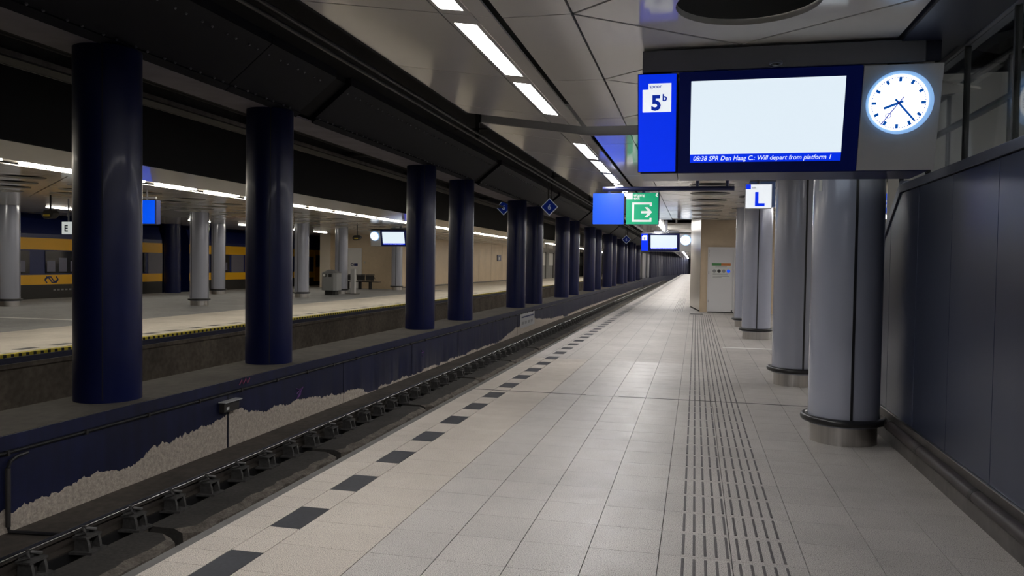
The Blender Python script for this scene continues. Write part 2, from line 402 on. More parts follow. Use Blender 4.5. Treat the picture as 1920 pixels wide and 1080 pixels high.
# ---- steel girder above the columns
gd = bpy.data.objects.new('girder', None); col.objects.link(gd); gd['kind'] = 'structure'
prof = [(-7.15, 4.0), (-6.43, 4.0), (-5.72, 4.57), (-5.72, 4.72), (-7.15, 4.72)]
prec = [(-7.15, 4.06), (-6.48, 4.06), (-5.82, 4.60), (-5.82, 4.72), (-7.15, 4.72)]
MB().prism(prec, 'y', -6, 110).build('core', 'black', gd)
segs = [(-6, 3.4), (3.95, 9.84), (9.86, 11.85), (12.4, 22.4), (22.95, 33), (33.5, 43.5), (44, 60), (60.5, 80), (80.5, 110)]
for a, b in segs:
    MB().prism(prof, 'y', a, b).build('sloped_plate', 'navy_steel', gd)
    MB().prism([(-6.44, 3.955), (-6.36, 4.02), (-6.38, 4.05), (-6.46, 3.985)], 'y', a, b).build('edge_flange', 'navy_steel', gd)
    bo = MB(); y = a+.12; i = 0; s_ = (-.71/.91, .57/.91)
    while y < min(b, 48)-.1:
        for t in (.09, .82):
            x = -6.43+.71*t; z = 4.0+.57*t; nx, nz = .57/.91, -.71/.91
            bo.cyl((x, y, z), (x+nx*.02, y, z+nz*.02), .015, 6)
        y += .2 if i % 2 else .31; i += 1
    if bo.v: bo.build('bolts', 'bolt_steel', gd, kind='stuff')
MB().box(-7.12, -6.45, -6, 110, 3.965, 3.998).build('under_plate', 'girder_under', gd)
struct('tunnel_roof', MB().box(-26.5, EX+.02, -7, 200, 4.7, 5.0), 'tunnel_black')
tr = struct('trim_1', MB().box(-8.33, -8.25, -6, 110, 4.0, 4.72).box(-8.33, -8.02, -6, 110, 3.97, 4.0), 'cable_tray')
MB().box(-8.35, -8.33, -6, 110, 3.96, 3.985).box(-8.04, -8.01, -6, 110, 3.995, 4.06).build('tray_lip', 'tray_edge', tr)
for i in range(10): MB().box(-8.25, -7.2, 1+4.1*i, 1.08+4.1*i, 4.1, 4.2).build('cross_bar', 'cable_tray', tr)
MB().tube([(-7.55, -6, 4.12), (-7.55, 110, 4.12)], .03, 8).build('conduit_run', 'cable_tray', tr)
MB().tube([(-7.8, -6, 4.16), (-7.8, 110, 4.16)], .022, 8).build('conduit_run', 'cable_tray', tr)

# ---- near platform ceiling
ceil = struct('ceiling', MB().box(-2.69, 8.5, -7, 27.6, 3.62, 3.7), 'plenum')
def sz(x): return 3.2 + max(0, (-1.29-x))*.1408
def quad_panel(name, pts, mat='ceiling_panel', th=.018):
    """flat or tilted panel given as ring of (x, y); z follows the slope of the ceiling"""
    n = len(pts); v = [(x, y, sz(x)) for x, y in pts] + [(x, y, sz(x)+th) for x, y in pts]
    return MB().raw(v, [tuple(range(n)), tuple(range(n, 2*n))[::-1]] + [(i, (i+1) % n, n+(i+1) % n, n+i) for i in range(n)]).build(name, mat, ceil)
def inset(pts, g):
    cx = sum(p[0] for p in pts)/len(pts); cy = sum(p[1] for p in pts)/len(pts); out = []
    n = len(pts)
    for i in range(n):
        a, b, c = Vector(pts[i-1]), Vector(pts[i]), Vector(pts[(i+1) % n])
        d1 = (b-a).normalized(); d2 = (c-b).normalized()
        n1 = Vector((-d1.y, d1.x)); n2 = Vector((-d2.y, d2.x))
        if n1.dot(Vector((cx, cy))-b) < 0: n1, n2 = -n1, -n2
        k = g/(1+n1.dot(n2)); out.append(tuple(b+(n1+n2)*k))
    return out
def diamond_mesh(hw, hh, r, n=48, g=.010):
    mb = MB(); ho = []; hi = []
    for k in range(n):
        a = 2*pi*k/n; c, s = cos(a), sin(a); t = 1/(abs(c)/(hw-g*1.9)+abs(s)/(hh-g*1.9))
        ho.append((t*c, t*s)); hi.append((r*c, r*s))
    v = [(x, y, 0) for x, y in ho]+[(x, y, 0) for x, y in hi]+[(x, y, .018) for x, y in ho]+[(x, y, .04) for x, y in hi]
    f = []
    for k in range(n):
        j = (k+1) % n
        f += [(k, j, n+j, n+k), (k, 2*n+k, 2*n+j, j), (n+k, n+j, 3*n+j, 3*n+k)]
    return mb.raw(v, f).mesh('diamond_panel')
HY = 1.8
def ceiling_section(yk, y0, y1, hh, beam_x):
    """yk: list of node lines; y0, y1: limits of the section"""
    lines = sorted([y0]+[y for y in yk if y0+.02 < y < y1-.02]+[y1])
    for a, b in zip(lines, lines[1:]):
        quad_panel('slope_panel', inset([(-2.71, a), (-1.685, a), (-1.685, b), (-2.71, b)], .007))
        quad_panel('strip_panel', inset([(-1.455, a), (-1.315, a), (-1.315, b), (-1.455, b)], .004))
        quad_panel('inner_panel', inset([(-1.265, a), (-.802, a), (-.802, b), (-1.265, b)], .007))
        la, lb = a+.21, min(a+1.70, b)
        if b-a > 1.7:
            quad_panel('filler_panel', [(-1.68, a+.004), (-1.46, a+.004), (-1.46, la-.002), (-1.68, la-.002)])
            quad_panel('filler_panel', [(-1.68, lb+.002), (-1.46, lb+.002), (-1.46, b-.004), (-1.68, b-.004)])
            for xa, xb in ((-1.68, -1.652), (-1.495, -1.46)):
                quad_panel('light_trim', [(xa, la), (xb, la), (xb, lb), (xa, lb)])
            LIGHTS.append((la, lb))
        else: quad_panel('filler_panel', inset([(-1.68, a), (-1.46, a), (-1.46, b), (-1.68, b)], .004))
    dm = diamond_mesh(1.0785, hh, .43)
    for y in yk:
        if y-hh*.5 > y0-.5 and y+hh*.55 < y1+.1:
            link('diamond_panel', dm, 'ceiling_panel', ceil, (.2765, y, 3.2))
        if y0 <= y and y+2*hh <= y1+.2:
            quad_panel('triangle_panel', inset([(-.802, y), (.2765, y+hh), (-.802, y+2*hh)], .010))
        yc = y+hh
        if beam_x and yc < 6.5:
            quad_panel('triangle_panel', inset([(.2765, yc), (beam_x, yc-hh*(beam_x-.2765)/1.0785), (beam_x, yc+hh*(beam_x-.2765)/1.0785)], .010))
        elif y0+.3 < yc-hh*.6 and yc+hh*.6 < y1:
            link('diamond_panel', dm, 'ceiling_panel', ceil, (1.355, yc, 3.2))
            if y0 > 9: link('diamond_panel', dm, 'ceiling_panel', ceil, (2.4335, yc-hh, 3.2))
LIGHTS = []
ceiling_section([5.02+HY*k for k in range(-5, 3)], -3.98, 9.1, .9, 1.335)
ceiling_section([10.45+1.815*k for k in range(0, 10)], 9.75, 27.6, .9075, None)
MB().box(3.5, 8.5, 9.75, 27.6, 3.2, 3.25).build('plain_panel', 'ceiling_panel', ceil)
# edge pieces at the expansion gap
for ya, yb in ((8.62, 9.1),):
    quad_panel('edge_panel', inset([(-.802, ya), (.2765, ya+.3), (.2765, yb), (-.802, yb)], .006))
for ya, yb, nm in ((9.745, 9.765, 'gap_face'), (27.58, 27.6, 'end_face')):
    MB().raw([(-2.71, ya, 3.405), (-1.29, ya, 3.2), (8.4, ya, 3.2), (8.4, ya, 3.6), (-2.71, ya, 3.6), (-2.71, yb, 3.405), (-1.29, yb, 3.2), (8.4, yb, 3.2), (8.4, yb, 3.6), (-2.71, yb, 3.6)],
             [(0, 1, 2, 3, 4), (9, 8, 7, 6, 5), (0, 5, 6, 1), (1, 6, 7, 2)]).build(nm, 'ceiling_metal', ceil)
quad_panel('edge_panel', [(-.802, 9.77), (.3, 9.77), (.3, 10.3), (-.802, 10.44)])
struct('trim_2', MB().box(-2.72, -2.70, -7, 9.1, 3.39, 4.72).box(-2.72, -2.70, 9.7, 200, 3.39, 4.72), 'black')
# second stretch of ceiling beyond the open bay, and the dark slab above the bay
c2 = struct('ceiling_far', MB().box(-2.70, -1.29, 30.5, 190, 3.46, 3.6).box(-1.29, .2, 37, 190, 3.3, 3.6), 'ceiling_panel')
struct('bay_roof', MB().box(-2.7, 8.5, 27.6, 200, 4.1, 4.3), 'tunnel_black')
for i in range(20): LIGHTS.append((30.8+2.4*i, 32.8+2.4*i))
for i in range(24): LIGHTS.append((78.8+4.4*i, 82.6+4.4*i))
MB().box(-1.2, -.2, 31.2, 31.5, 3.45, 3.6).build('bay_duct', 'dark_iron', c2)
MB().tube([(-.75, 31.6, 4.1), (-.75, 31.6, 3.3)], .04, 8).build('bay_bracket', 'dark_iron', c2)

# ---- right-hand dark panelled wall with glass above
wr = struct('wall_right', MB().box(1.80, 1.92, -5, 7.95, .0, 2.28).box(1.80, 1.92, 7.95, 8.32, 0, 2.0), 'panel_cap')
js = [-1.75+.884*k for k in range(11)] + [8.01]
for a, b in zip(js, js[1:]):
    if b > 7.9:
        MB().prism([(a+.003, .292), (8.007, .292), (8.007, 2.11), (7.70, 2.285), (a+.003, 2.285)], 'x', 1.78, 1.80).build('wall_panel', 'panel_blue', wr, bevel=.002)
    else: MB().box(1.78, 1.80, a+.003, b-.003, .292, 2.285).build('wall_panel', 'panel_blue', wr, bevel=.002)
MB().prism([(8.013, .292), (8.30, .292), (8.30, 1.86), (8.013, 2.10)], 'x', 1.78, 1.80).build('wall_panel', 'panel_blue', wr, bevel=.002)
MB().box(1.765, 1.93, -5, 7.66, 2.292, 2.362).build('top_rail', 'panel_cap', wr, bevel=.004)
MB().prism([(7.66, 2.292), (7.66, 2.40), (8.33, 1.93), (8.33, 1.84)], 'x', 1.765, 1.93).build('top_rail', 'panel_cap', wr, bevel=.004)
bbr = struct('baseboard_right', MB().box(1.768, 1.80, -5, 8.33, 0, .285), 'skirt')
MB().box(1.764, 1.80, -5, 8.33, .283, .290).build('bright_edge', 'steel', bbr)
mb = MB(); mb.tube([(1.722, -5, .205), (1.722, 5.35, .205)], .042, 14); mb.build('bumper_rail', 'bumper', bbr, smooth=True)
mb = MB(); mb.tube([(1.722, 5.36, .205), (1.722, 7.62, .205)], .042, 14); mb.tube([(1.722, 7.55, .205), (1.722, 7.64, .205)], .046, 14); mb.build('bumper_rail', 'bumper', bbr, smooth=True)
for y in (4.2, 5.36, 6.6): MB().tube([(1.722, y-.03, .205), (1.722, y+.03, .205)], .0435, 14).build('bumper_clip', 'dark_iron', bbr, smooth=True)
w1 = struct('window_1', MB().box(1.78, 1.88, -5, 8.3, 3.155, 3.19), 'beam_grey')
my = [2.54, 3.42, 4.31, 5.19, 6.07, 6.96, 7.8]
for y in my: MB().box(1.79, 1.83, y-.013, y+.013, 2.36, 3.16).build('mullion', 'black', w1)
for a, b in zip(my, my[1:]): MB().box(1.806, 1.814, a+.014, b-.014, 2.36, 3.155).build('glass_pane', 'glass', w1)
struct('trim_3', MB().box(1.345, 1.79, -5, 6.08, 3.165, 3.6).box(1.60, 1.79, 6.08, 8.3, 3.19, 3.6), 'fascia')
struct('wall_stair', MB().box(4.6, 4.75, -4, 9, 0, 3.7), 'stair_wall')
cs = struct('ceiling_stair', MB().box(1.8, 2.37, -4, 9.0, 3.62, 3.66), 'stair_wall')
hp = MB(); n = 32; cxh, cyh, rr = 2.86, 7.75, .47
rect = []
for k in range(n):
    a = 2*pi*k/n; t = min(1.24/abs(cos(a)) if abs(cos(a)) > 1e-6 else 9, 1.24/abs(sin(a)) if abs(sin(a)) > 1e-6 else 9)
    rect.append((cxh+t*cos(a)*(.395 if False else 1), cyh+t*sin(a)))
v = [(max(x, 2.37), y, 3.62) for x, y in rect]+[(cxh+rr*cos(2*pi*k/n), cyh+rr*sin(2*pi*k/n), 3.62) for k in range(n)]+[(cxh+rr*cos(2*pi*k/n), cyh+rr*sin(2*pi*k/n), 3.72) for k in range(n)]
hp.raw(v, [q for k in range(n) for q in ((k, (k+1) % n, n+(k+1) % n, n+k), (n+k, n+(k+1) % n, 2*n+(k+1) % n, 2*n+k))])
hp.build('holed_panel', 'stair_wall', cs)
MB().box(2.37, 4.6, -4, 6.52, 3.62, 3.66).box(4.08, 4.6, 6.52, 9, 3.62, 3.66).build('plain_panel', 'stair_wall', cs)
MB().box(2, 4.3, 6.3, 9, 3.73, 3.75).build('dark_void', 'black', cs)
struct('wall_stair_end', MB().box(1.95, 4.6, 8.95, 9.0, 0, 3.62), 'stair_wall')
# ---- service block at the end of the platform, back walls
wb = struct('wall_back', MB().box(.17, 8.5, 28.62, 29.0, 0, 4.1), 'beige_wall')
MB().prism([(.165, 28.58), (.18, 28.64), (-.16, 32.0), (-.19, 31.95)], 'z', .06, 3.6).build('corner_cladding', 'beige_cladding', wb)
struct('wall_block_side', MB().box(-.17, .1, 31.95, 190, 0, 4.1), 'beige_cladding')
struct('wall_far_right', MB().box(8.5, 8.6, -7, 30, -.3, 4.3), 'wall_grey')
d1 = struct('door_1', MB().box(.455, 1.30, 28.58, 28.62, .03, 2.255), 'door_white', bevel=.004)
MB().box(.42, .455, 28.55, 28.62, 0, 2.30).box(1.30, 1.345, 28.55, 28.62, 0, 2.30).box(.455, 1.30, 28.55, 28.62, 2.255, 2.30).build('door_frame', 'door_white', d1)
MB().box(.44, 1.32, 28.5, 28.62, 0, .035).build('door_sill', 'dark_iron', d1)
for z in (.35, 1.35, 1.95, 2.1): MB().cyl((.452, 28.565, z), (.452, 28.565, z+.1), .014, 8).build('hinge', 'dark_iron', d1)
MB().box(1.24, 1.28, 28.55, 28.58, .02, .10).build('door_bolt', 'dark_iron', d1)
# opposite side of the tracks
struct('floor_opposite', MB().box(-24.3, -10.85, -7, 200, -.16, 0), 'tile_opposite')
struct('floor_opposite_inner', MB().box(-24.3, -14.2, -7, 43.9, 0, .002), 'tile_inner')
struct('trim_4', MB().box(-20.5, -15.2, 16.9, 17.1, .002, .004), 'white_paint')
fo = struct('wall_track_opposite', MB().box(-11.3, -10.98, -7, 200, -1.3, -.16), 'opposite_concrete')
MB().box(-11.2, -10.88, -7, 200, -.24, -.16).build('shadow_gap', 'opposite_concrete', fo)
MB().box(-10.88, -10.83, -7, 200, -.15, -.055).build('edge_band', 'navy_paint', fo)
hz = MB().box(-11.0, -10.845, -7, 200, -.05, .003).build('edge_strip', 'black', fo)
hy = MB(); y = 7.5; i = 0
ms = MB().raw([(0, 0, .0), (.158, .03, .0), (.158, .115, .0), (0, .085, .0), (.158, .03, -.05), (.158, .115, -.05)], [(0, 1, 2, 3), (1, 4, 5, 2)]).mesh('hazard')
while y < 40: link('hazard_stripe', ms, 'hazard_yellow', fo, (-11.0, y, .0035)); y += .15
while y < 120: hy.raw([(-11, y, .0035), (-10.842, y+.03, .0035), (-10.842, y+.115, .0035), (-11, y+.085, .0035), (-10.842, y+.03, -.05), (-10.842, y+.115, -.05)], [(0, 1, 2, 3), (1, 4, 5, 2)]); y += .15
hy.build('distant_hazard_stripes', 'hazard_yellow', fo, kind='stuff')
m_ob = MB().box(-.1, .1, 0, .4, -.003, .001).mesh('marker')
for k in range(60): link('marker_tile', m_ob, 'black_tile', fo, (-11.33, 8+.8*k, 0))
co = struct('ceiling_opposite', MB().box(-24.3, -10.42, -7, 120, 3.6, 3.7), 'plenum')
yo = [6.2+1.8*k for k in range(30)]
m_sl = MB().raw([(-10.42, .006, 3.4), (-10.42, 1.794, 3.4), (-11.50, 1.794, 3.26), (-11.50, .006, 3.26), (-10.42, .006, 3.42), (-10.42, 1.794, 3.42), (-11.50, 1.794, 3.28), (-11.50, .006, 3.28)],
                [(0, 1, 2, 3), (7, 6, 5, 4), (0, 4, 5, 1), (2, 6, 7, 3)]).mesh('slope_panel')
m_in = MB().box(-12.3, -11.83, .006, 1.794, 3.22, 3.24).mesh('inner_panel')
m_do = diamond_mesh(1.0785, .9, .43, 32)
m_tr = MB().prism([(-12.307, .02), (-13.37, .9), (-12.307, 1.78)], 'z', 3.22, 3.24).mesh('triangle_panel')
for y in yo:
    link('slope_panel', m_sl, 'ceiling_panel', co, (0, y, 0)); link('inner_panel', m_in, 'ceiling_panel', co, (0, y, 0))
    link('triangle_panel', m_tr, 'ceiling_panel', co, (0, y, 0))
    for j in range(4): link('diamond_panel', m_do, 'ceiling_panel', co, (-13.385-1.0785*j, y+(.9 if j % 2 else 0), 3.22))
MB().box(-11.82, -11.51, 4, 61, 3.262, 3.28).build('light_channel', 'ceiling_panel', co)
MB().box(-24.3, -16.6, 4, 61, 3.23, 3.26).build('plain_panel', 'ceiling_panel', co)
MB().box(-24.3, -10.42, 60.2, 120, 3.3, 3.4).build('plain_panel', 'ceiling_panel', co)
MB().box(-10.42, -10.38, -7, 150, 3.39, 4.72).build('dark_fascia', 'black', co)
wo = struct('wall_opposite', MB().box(-22.2, -17.5, 44, 78, 0, 3.6), 'beige_wall')
MB().box(-22.22, -21.55, 43.93, 44, 0, 3.3).build('corner_cladding', 'beige_cladding', wo)
MB().box(-17.5, -17.46, 44, 78, 0, .09).build('plinth', 'skirt', wo)
for y in range(47, 78, 4): MB().box(-17.499, -17.493, y, y+.012, .1, 3.3).build('wall_joint', 'skirt', wo)
struct('wall_opposite_far', MB().box(-22.2, -16.6, 78, 150, 0, 3.4), 'wall_grey')
wf = struct('wall_far', MB().raw(*(lambda pts: ([(x, y, z) for x, y in pts for z in (-1, 4.7)], [(2*i, 2*i+2, 2*i+3, 2*i+1) for i in range(len(pts)-1)]))([(-8.6, 94), (-6.6, 96), (-6.2, 115), (-5.2, 140), (-3.4, 162), (0, 185), (3, 196)])), 'wall_navy_far')
for i in range(26):
    t = i/25; y = 112+t*74; x = -6.25+6.2*t**1.9
    MB().cyl((x, y, -.03), (x, y, 4), .36, 10).build('pier', 'pier_paint', wf)
MB().box(-6.55, -6.3, 97, 103, .1, 3.2).box(-6.5, -6.2, 106, 110, .1, 3.2).build('grey_panel', 'wall_grey', wf)
struct('wall_train_side', MB().box(-27.6, -27.4, -7, 120, -1.5, 5), 'tunnel_black')
struct('wall_rear', MB().box(-27.4, 8.5, -7.2, -7, -1.5, 5), 'wall_grey')
struct('track_bed_opposite', MB().box(-27.4, -24.3, -7, 120, -1.5, -1.2).box(-24.6, -24.3, -7, 120, -1.2, -.16), 'concrete_dirty')

# ================================================================== LIGHTS
def light(y0, y1, label, group):
    o = thing('ceiling_light', (-1.573, (y0+y1)/2, sz(-1.573)+.06), label, 'light', group)
    a, b = sz(-1.650), sz(-1.497)
    off = .02 if y0 > 30 else 0
    if y0 > 30: a = b = 3.44
    MB().raw([(-1.650, y0, a+.004-off), (-1.497, y0, b+.004-off), (-1.497, y1, b+.004-off), (-1.650, y1, a+.004-off),
              (-1.650, y0, a+.016), (-1.497, y0, b+.016), (-1.497, y1, b+.016), (-1.650, y1, a+.016)],
             [(0, 1, 2, 3), (7, 6, 5, 4), (0, 4, 5, 1), (1, 5, 6, 2), (2, 6, 7, 3), (3, 7, 4, 0)]).build('diffuser', 'lamp_near', o)
    MB().box(-1.655, -1.492, y0, y1, max(a, b)+.017, max(a, b)+.08).build('lamp_housing', 'ceiling_metal', o)
near_vis = [l for l in LIGHTS if l[1] > 4.8]; k = 0
for y0, y1 in LIGHTS:
    if y1 > 4.8:
        light(y0, y1, 'white rectangular strip light, %s counted from the camera above the near platform' % nth(k), 'strip lights over the near platform'); k += 1
    else: light(y0, y1, 'white rectangular strip light overhead behind the camera, %s one back' % nth(int((4-y0)//1.8)), 'strip lights behind the camera')
m_ol = MB().prism([(-.085, .06), (-.06, 0), (.06, 0), (.085, .06), (.085, 1.29), (.06, 1.35), (-.06, 1.35), (-.085, 1.29)], 'z', -.02, 0).mesh('diffuser'); m_oh = MB().box(-.1, .1, -.02, 1.37, .0, .05).mesh('lamp_housing')
for k in range(56):
    y = 6.25+1.8*k
    o = thing('ceiling_light', (-11.665, y, 3.262 if y < 60 else 3.3), 'warm white strip light, %s from the left in the long row over the opposite platform' % nth(k-3) if k > 2 else 'warm white strip light opposite, out of view to the left, %s one' % nth(2-k),
              'light', 'strip lights over the opposite platform')
    link('diffuser', m_ol, 'lamp_far', o); link('lamp_housing', m_oh, 'ceiling_metal', o)
for k in range(8):
    o = thing('ceiling_light', (-20.6, 14.2+3.7*k, 3.23), 'warm strip light, %s in the rear row behind the grey columns opposite' % nth(k), 'light', 'rear strip lights over the opposite platform')
    link('diffuser', m_ol, 'lamp_far', o); link('lamp_housing', m_oh, 'ceiling_metal', o)
m_nl = MB().box(-.08, .08, 0, 1.5, -.03, 0).mesh('diffuser')
for k in range(9):
    o = thing('ceiling_light', (5.6, 10.5+1.85*k, 3.2), 'white strip light, %s in the row behind the grey columns' % nth(k), 'light', 'strip lights behind the grey columns')
    link('diffuser', m_nl, 'lamp_near', o)
for k in range(3):  # unseen lamps added to brighten the stairwell behind the glass
    o = thing('ceiling_light', (3.2+.5*k, -.5+2.1*k, 3.62), 'added out-of-view strip light over the staircase behind the glass, %s one' % nth(k), 'light', 'added staircase lights')
    link('diffuser', m_nl, 'lamp_near', o)
hr = thing('stair_handrail', (2.3, 6, 2.4), 'dark handrail with two tubes seen through the glass above the wall', 'handrail')
for z in (3.265, 2.93): MB().tube([(2.3, 1, z), (2.3, 8.9, z)], .03, 10).build('tube', 'conductor', hr, smooth=True)
for y in (2.2, 3.7, 5.2, 6.7, 8.2): MB().tube([(2.3, y, 0), (2.3, y, 3.265)], .02, 8).build('post', 'conductor', hr, smooth=True)

# ================================================================== COLUMNS
m_navy = MB().lathe([(.362, 0), (.362, 4.0)], (0, 0, -.03), 48).mesh('shaft', smooth=True)
m_navs = MB().box(-.006, .006, -.365, -.355, 0, 3.96).mesh('seam')
NAVY = [(-6.6, .75), (-6.61, 7.8), (-6.63, 11.37), (-6.62, 18.45), (-6.59, 21.78), (-6.58, 28.95), (-6.52, 32.03), (-6.5, 38.9), (-6.5, 42.4), (-6.5, 49.3), (-6.5, 52.8), (-6.5, 59.7), (-6.5, 63.2), (-6.5, 70.1), (-6.5, 73.6), (-6.5, 80.5), (-6.5, 84), (-6.5, 91)]
for i, (x, y) in enumerate(NAVY):
    lab = 'dark navy round steel column on the ledge, %s from the left' % nth(i-1) if i else 'dark navy round steel column out of view behind the left edge'
    o = thing('navy_column', (x, y, 0), lab, 'column', 'navy columns between the tracks')
    link('shaft', m_navy, 'navy_column', o)
    s = link('seam', m_navs, 'navy_steel', o); s.rotation_euler.z = .55
for x, y, lab in ((-24.0, 23.4, 'dark pier beside the train at the left picture edge'), (-24.0, 32.5, 'dark pier beside the gap between the two train coaches')):
    o = thing('navy_column', (x, y, .03), lab, 'column', 'dark piers along the train')
    link('shaft', m_navy, 'navy_column', o)
def grey_column(x, y, label, seam=-.15, top=3.2):
    o = thing('grey_column', (x, y, 0), label, 'column', 'round grey columns')
    MB().lathe([(.295, 0), (.295, .165)], (x, y, 0), 48).build('steel_base', 'steel', o, smooth=True)
    MB().lathe([(.312, .165), (.312, top+.05)], (x, y, 0), 64).build('shaft', 'column_grey', o, smooth=True)
    MB().torus((x, y, .215), .345, .034).build('bumper_ring', 'rubber', o, smooth=True)
    for sgn in (0, pi*2/3, -pi*2/3):
        a = -pi/2+seam+sgn
        s = MB().box(-.011, .011, -.006, .006, .23, top).build('seam_strip', 'rubber', o, local=True)
        s.location = (.312*cos(a), .312*sin(a), 0); s.rotation_euler.z = a+pi/2
    return o
# azimuth of the seam as seen: slightly right of the axis
grey_column(1.372, 7.83, 'large round grey column nearest the camera beside the dark wall', .05)
grey_column(1.372, 11.44, 'round grey column just behind the nearest one', .20)
grey_column(1.36, 18.52, 'round grey column beneath the illuminated letter sign', -.03)
grey_column(1.36, 22.15, 'slim looking farthest grey column beside the white door', .1)
for i, (x, y, lab) in enumerate([(-16.8, 24.2, 'grey column in the middle of the gap between the two nearest navy columns'), (-21.5, 32.4, 'grey column half hidden behind another, opposite platform, near the second train'),
    (-21.5, 21.0, 'grey column at the left picture edge on the opposite platform'), (-16.8, 31.5, 'grey column on the opposite platform right of the second navy column'),
    (-17.05, 36.0, 'grey column on the opposite platform behind the litter bin'), (-16.8, 42.8, 'grey column on the opposite platform beneath the clock display')]):
    c = grey_column(x, y, lab, -.35+.1*i, 3.22)
# stickers on the nearest column
st = tag(MB().box(-.02, .02, -.001, .001, -.05, .05).build('sticker', 'paper', None), 'small white sticker on the left edge of the nearest grey column', 'sticker')
st.location = (1.372+.3135*cos(-2.62), 7.83+.3135*sin(-2.62), 2.36); st.rotation_euler.z = -2.62+pi/2

# ================================================================== DEPARTURE DISPLAYS
def make_display(loc, label, mirrored=False):
    o = thing('departure_display', loc, label, 'display', 'departure displays with clocks', rx=.2517)
    def B(*a): return MB().box(*a)
    if not mirrored: bl, fr, ck = (-.444, -.160), (-.146, 1.104), (1.108, 1.616)
    else: ck, fr, bl = (-.444, .064), (.068, 1.318), (1.332, 1.616)
    # housings behind (trapezoid cross-section)
    sec = [(.02, -.006), (.02, -.735), (.50, -.862), (.84, -.22)]
    for a, b in ((-.425, -.153), (-.147, 1.585)):
        MB().prism(sec, 'x', a, b).build('housing', 'housing_blue', o, local=True)
    MB().box(-.44, 1.60, .02, .3, -.012, -.002).build('top_strip', 'steel', o, local=True)
    bk = MB().raw([(a, .50+.34*t+.004, -.862+.642*t) for t in (.12, .88) for a in (.0, 1.2)], [(0, 1, 3, 2)]).build('rear_screen', 'screen', o, local=True)
    # track number panel
    tp = MB().box(bl[0], bl[1], 0, .05, -.722, 0).build('number_panel_frame', 'housing_blue', o, local=True)
    MB().box(bl[0]+.006, bl[1]-.004, -.004, .0, -.716, -.004).build('number_panel', 'sign_blue', tp, local=True)
    x0 = bl[0]+.036
    MB().prism([(x0, -.275), (x0+.208, -.275), (x0+.208, -.069), (x0+.043, -.069), (x0+.043, -.112), (x0, -.112)], 'y', -.007, -.004).build('number_field', 'sign_white', tp, local=True)
    text('spoor', .037, (x0+.05, -.101), -.007, bold=.0006).build('lettering', 'lettering_blue', tp, local=True)
    text('5', .148, (x0+.062, -.258), -.007, bold=.006).build('lettering', 'lettering_blue', tp, local=True)
    text('b', .070, (x0+.143, -.195), -.007, bold=.002).build('lettering', 'lettering_blue', tp, local=True)
    # screen
    f = B(fr[0], fr[1], 0, .06, -.727, .002).build('screen_frame', 'sign_frame_blue', o, local=True)
    s0 = fr[0]+.088; s1 = s0+1.055
    B(s0, s1, -.003, 0, -.592, -.063).build('screen', 'screen', f, local=True)
    B(s0, s1, -.003, 0, -.652, -.592).build('ticker_band', 'sign_blue', f, local=True)
    text('08:38 SPR Den Haag C.: Will depart from platform 1', .047, (s0+.022, -.638), -.003, shear=.22, bold=.0003, width=.965).build('lettering', 'sign_white', f, local=True)
    # clock
    c = B(ck[0], ck[1], 0, .06, -.727, 0).build('clock_panel', 'clock_panel', o, local=True, bevel=.003)
    mx, mz = (ck[0]+ck[1])/2-.012, -.256; R = .213
    MB().disc((mx, mz), R, -.045, 0).build('clock_rim', 'clock_rim', c, local=True)
    MB().disc((mx-.012, mz+.002), .190, -.052, -.045).build('clock_dial', 'clock_face', c, local=True)
    mx -= .012
    tk = MB()
    for h in range(12):
        a = radians(30*h); tk.bar((mx+.143*sin(a), mz+.143*cos(a)), (mx+.173*sin(a), mz+.173*cos(a)), .018, -.0535, -.052)
    for q in range(60):
        if q % 5:
            a = radians(6*q); tk.disc((mx+.171*sin(a), mz+.171*cos(a)), .0034, -.0535, -.052, 8)
    tk.build('dial_marks', 'clock_blue', c, local=True)
    def hand(ang, l, back, w, y, nm, mat):
        a = radians(ang); mb = MB().bar((mx-back*sin(a), mz-back*cos(a)), (mx+l*sin(a), mz+l*cos(a)), w, y-.0015, y)
        return mb, a
    hb, _ = hand(249, .100, .030, .016, -.055, '', ''); hb.build('hour_hand', 'clock_blue', c, local=True)
    hb, _ = hand(138, .166, .034, .013, -.057, '', ''); hb.build('minute_hand', 'clock_blue', c, local=True)
    hb, a = hand(216, .178, .050, .006, -.059, '', '')
    hb.torus((mx+.105*sin(a), -.060, mz+.105*cos(a)), .0165, .002, 24, 6, 'y'); hb.build('second_hand', 'lettering_blue', c, local=True)
    MB().disc((mx, mz), .006, -.0615, -.059, 12).build('hand_cap', 'red', c, local=True)
    return o
disp = make_display((0, 5.9, 3.01), 'large blue departure display with clock hanging at upper right, nearest the camera')
cam_d = thing('dome_camera', (.52, 5.84, 3.03), 'small dark dome on top of the near departure display', 'camera')
MB().lathe([(.045, .0), (.045, .012), (.038, .02)], (.52, 5.84, 3.03), 20).build('dome_base', 'beam_grey', cam_d, smooth=True)
MB().lathe([(.008, -.02), (.024, -.016), (.034, -.004), (.036, .004)], (.52, 5.84, 3.032), 20).build('dome', 'rubber', cam_d, smooth=True)
gn = thing('gantry_beam', (.55, 6.0, 3.1), 'dark grey cross beam under the ceiling carrying the near departure display', 'beam')
MB().box(-.412, 1.50, 5.90, 6.12, 3.022, 3.178).build('beam_body', 'beam_grey', gn, bevel=.006)
MB().box(1.50, 1.60, 5.92, 6.10, 3.03, 3.19).build('end_plate', 'fascia', gn)
for x in (-.2, .2, 1.1, 1.4): MB().box(x, x+.16, 5.92, 6.0, 3.003, 3.024).build('hanger_plate', 'steel', gn)
d2 = make_display((-1.755, 32.7, 2.925), 'small distant departure display with clock hanging beside the beige block')
d3 = make_display((-14.05, 33.5, 3.03), 'departure display with clock at its left hanging over the opposite platform', True)
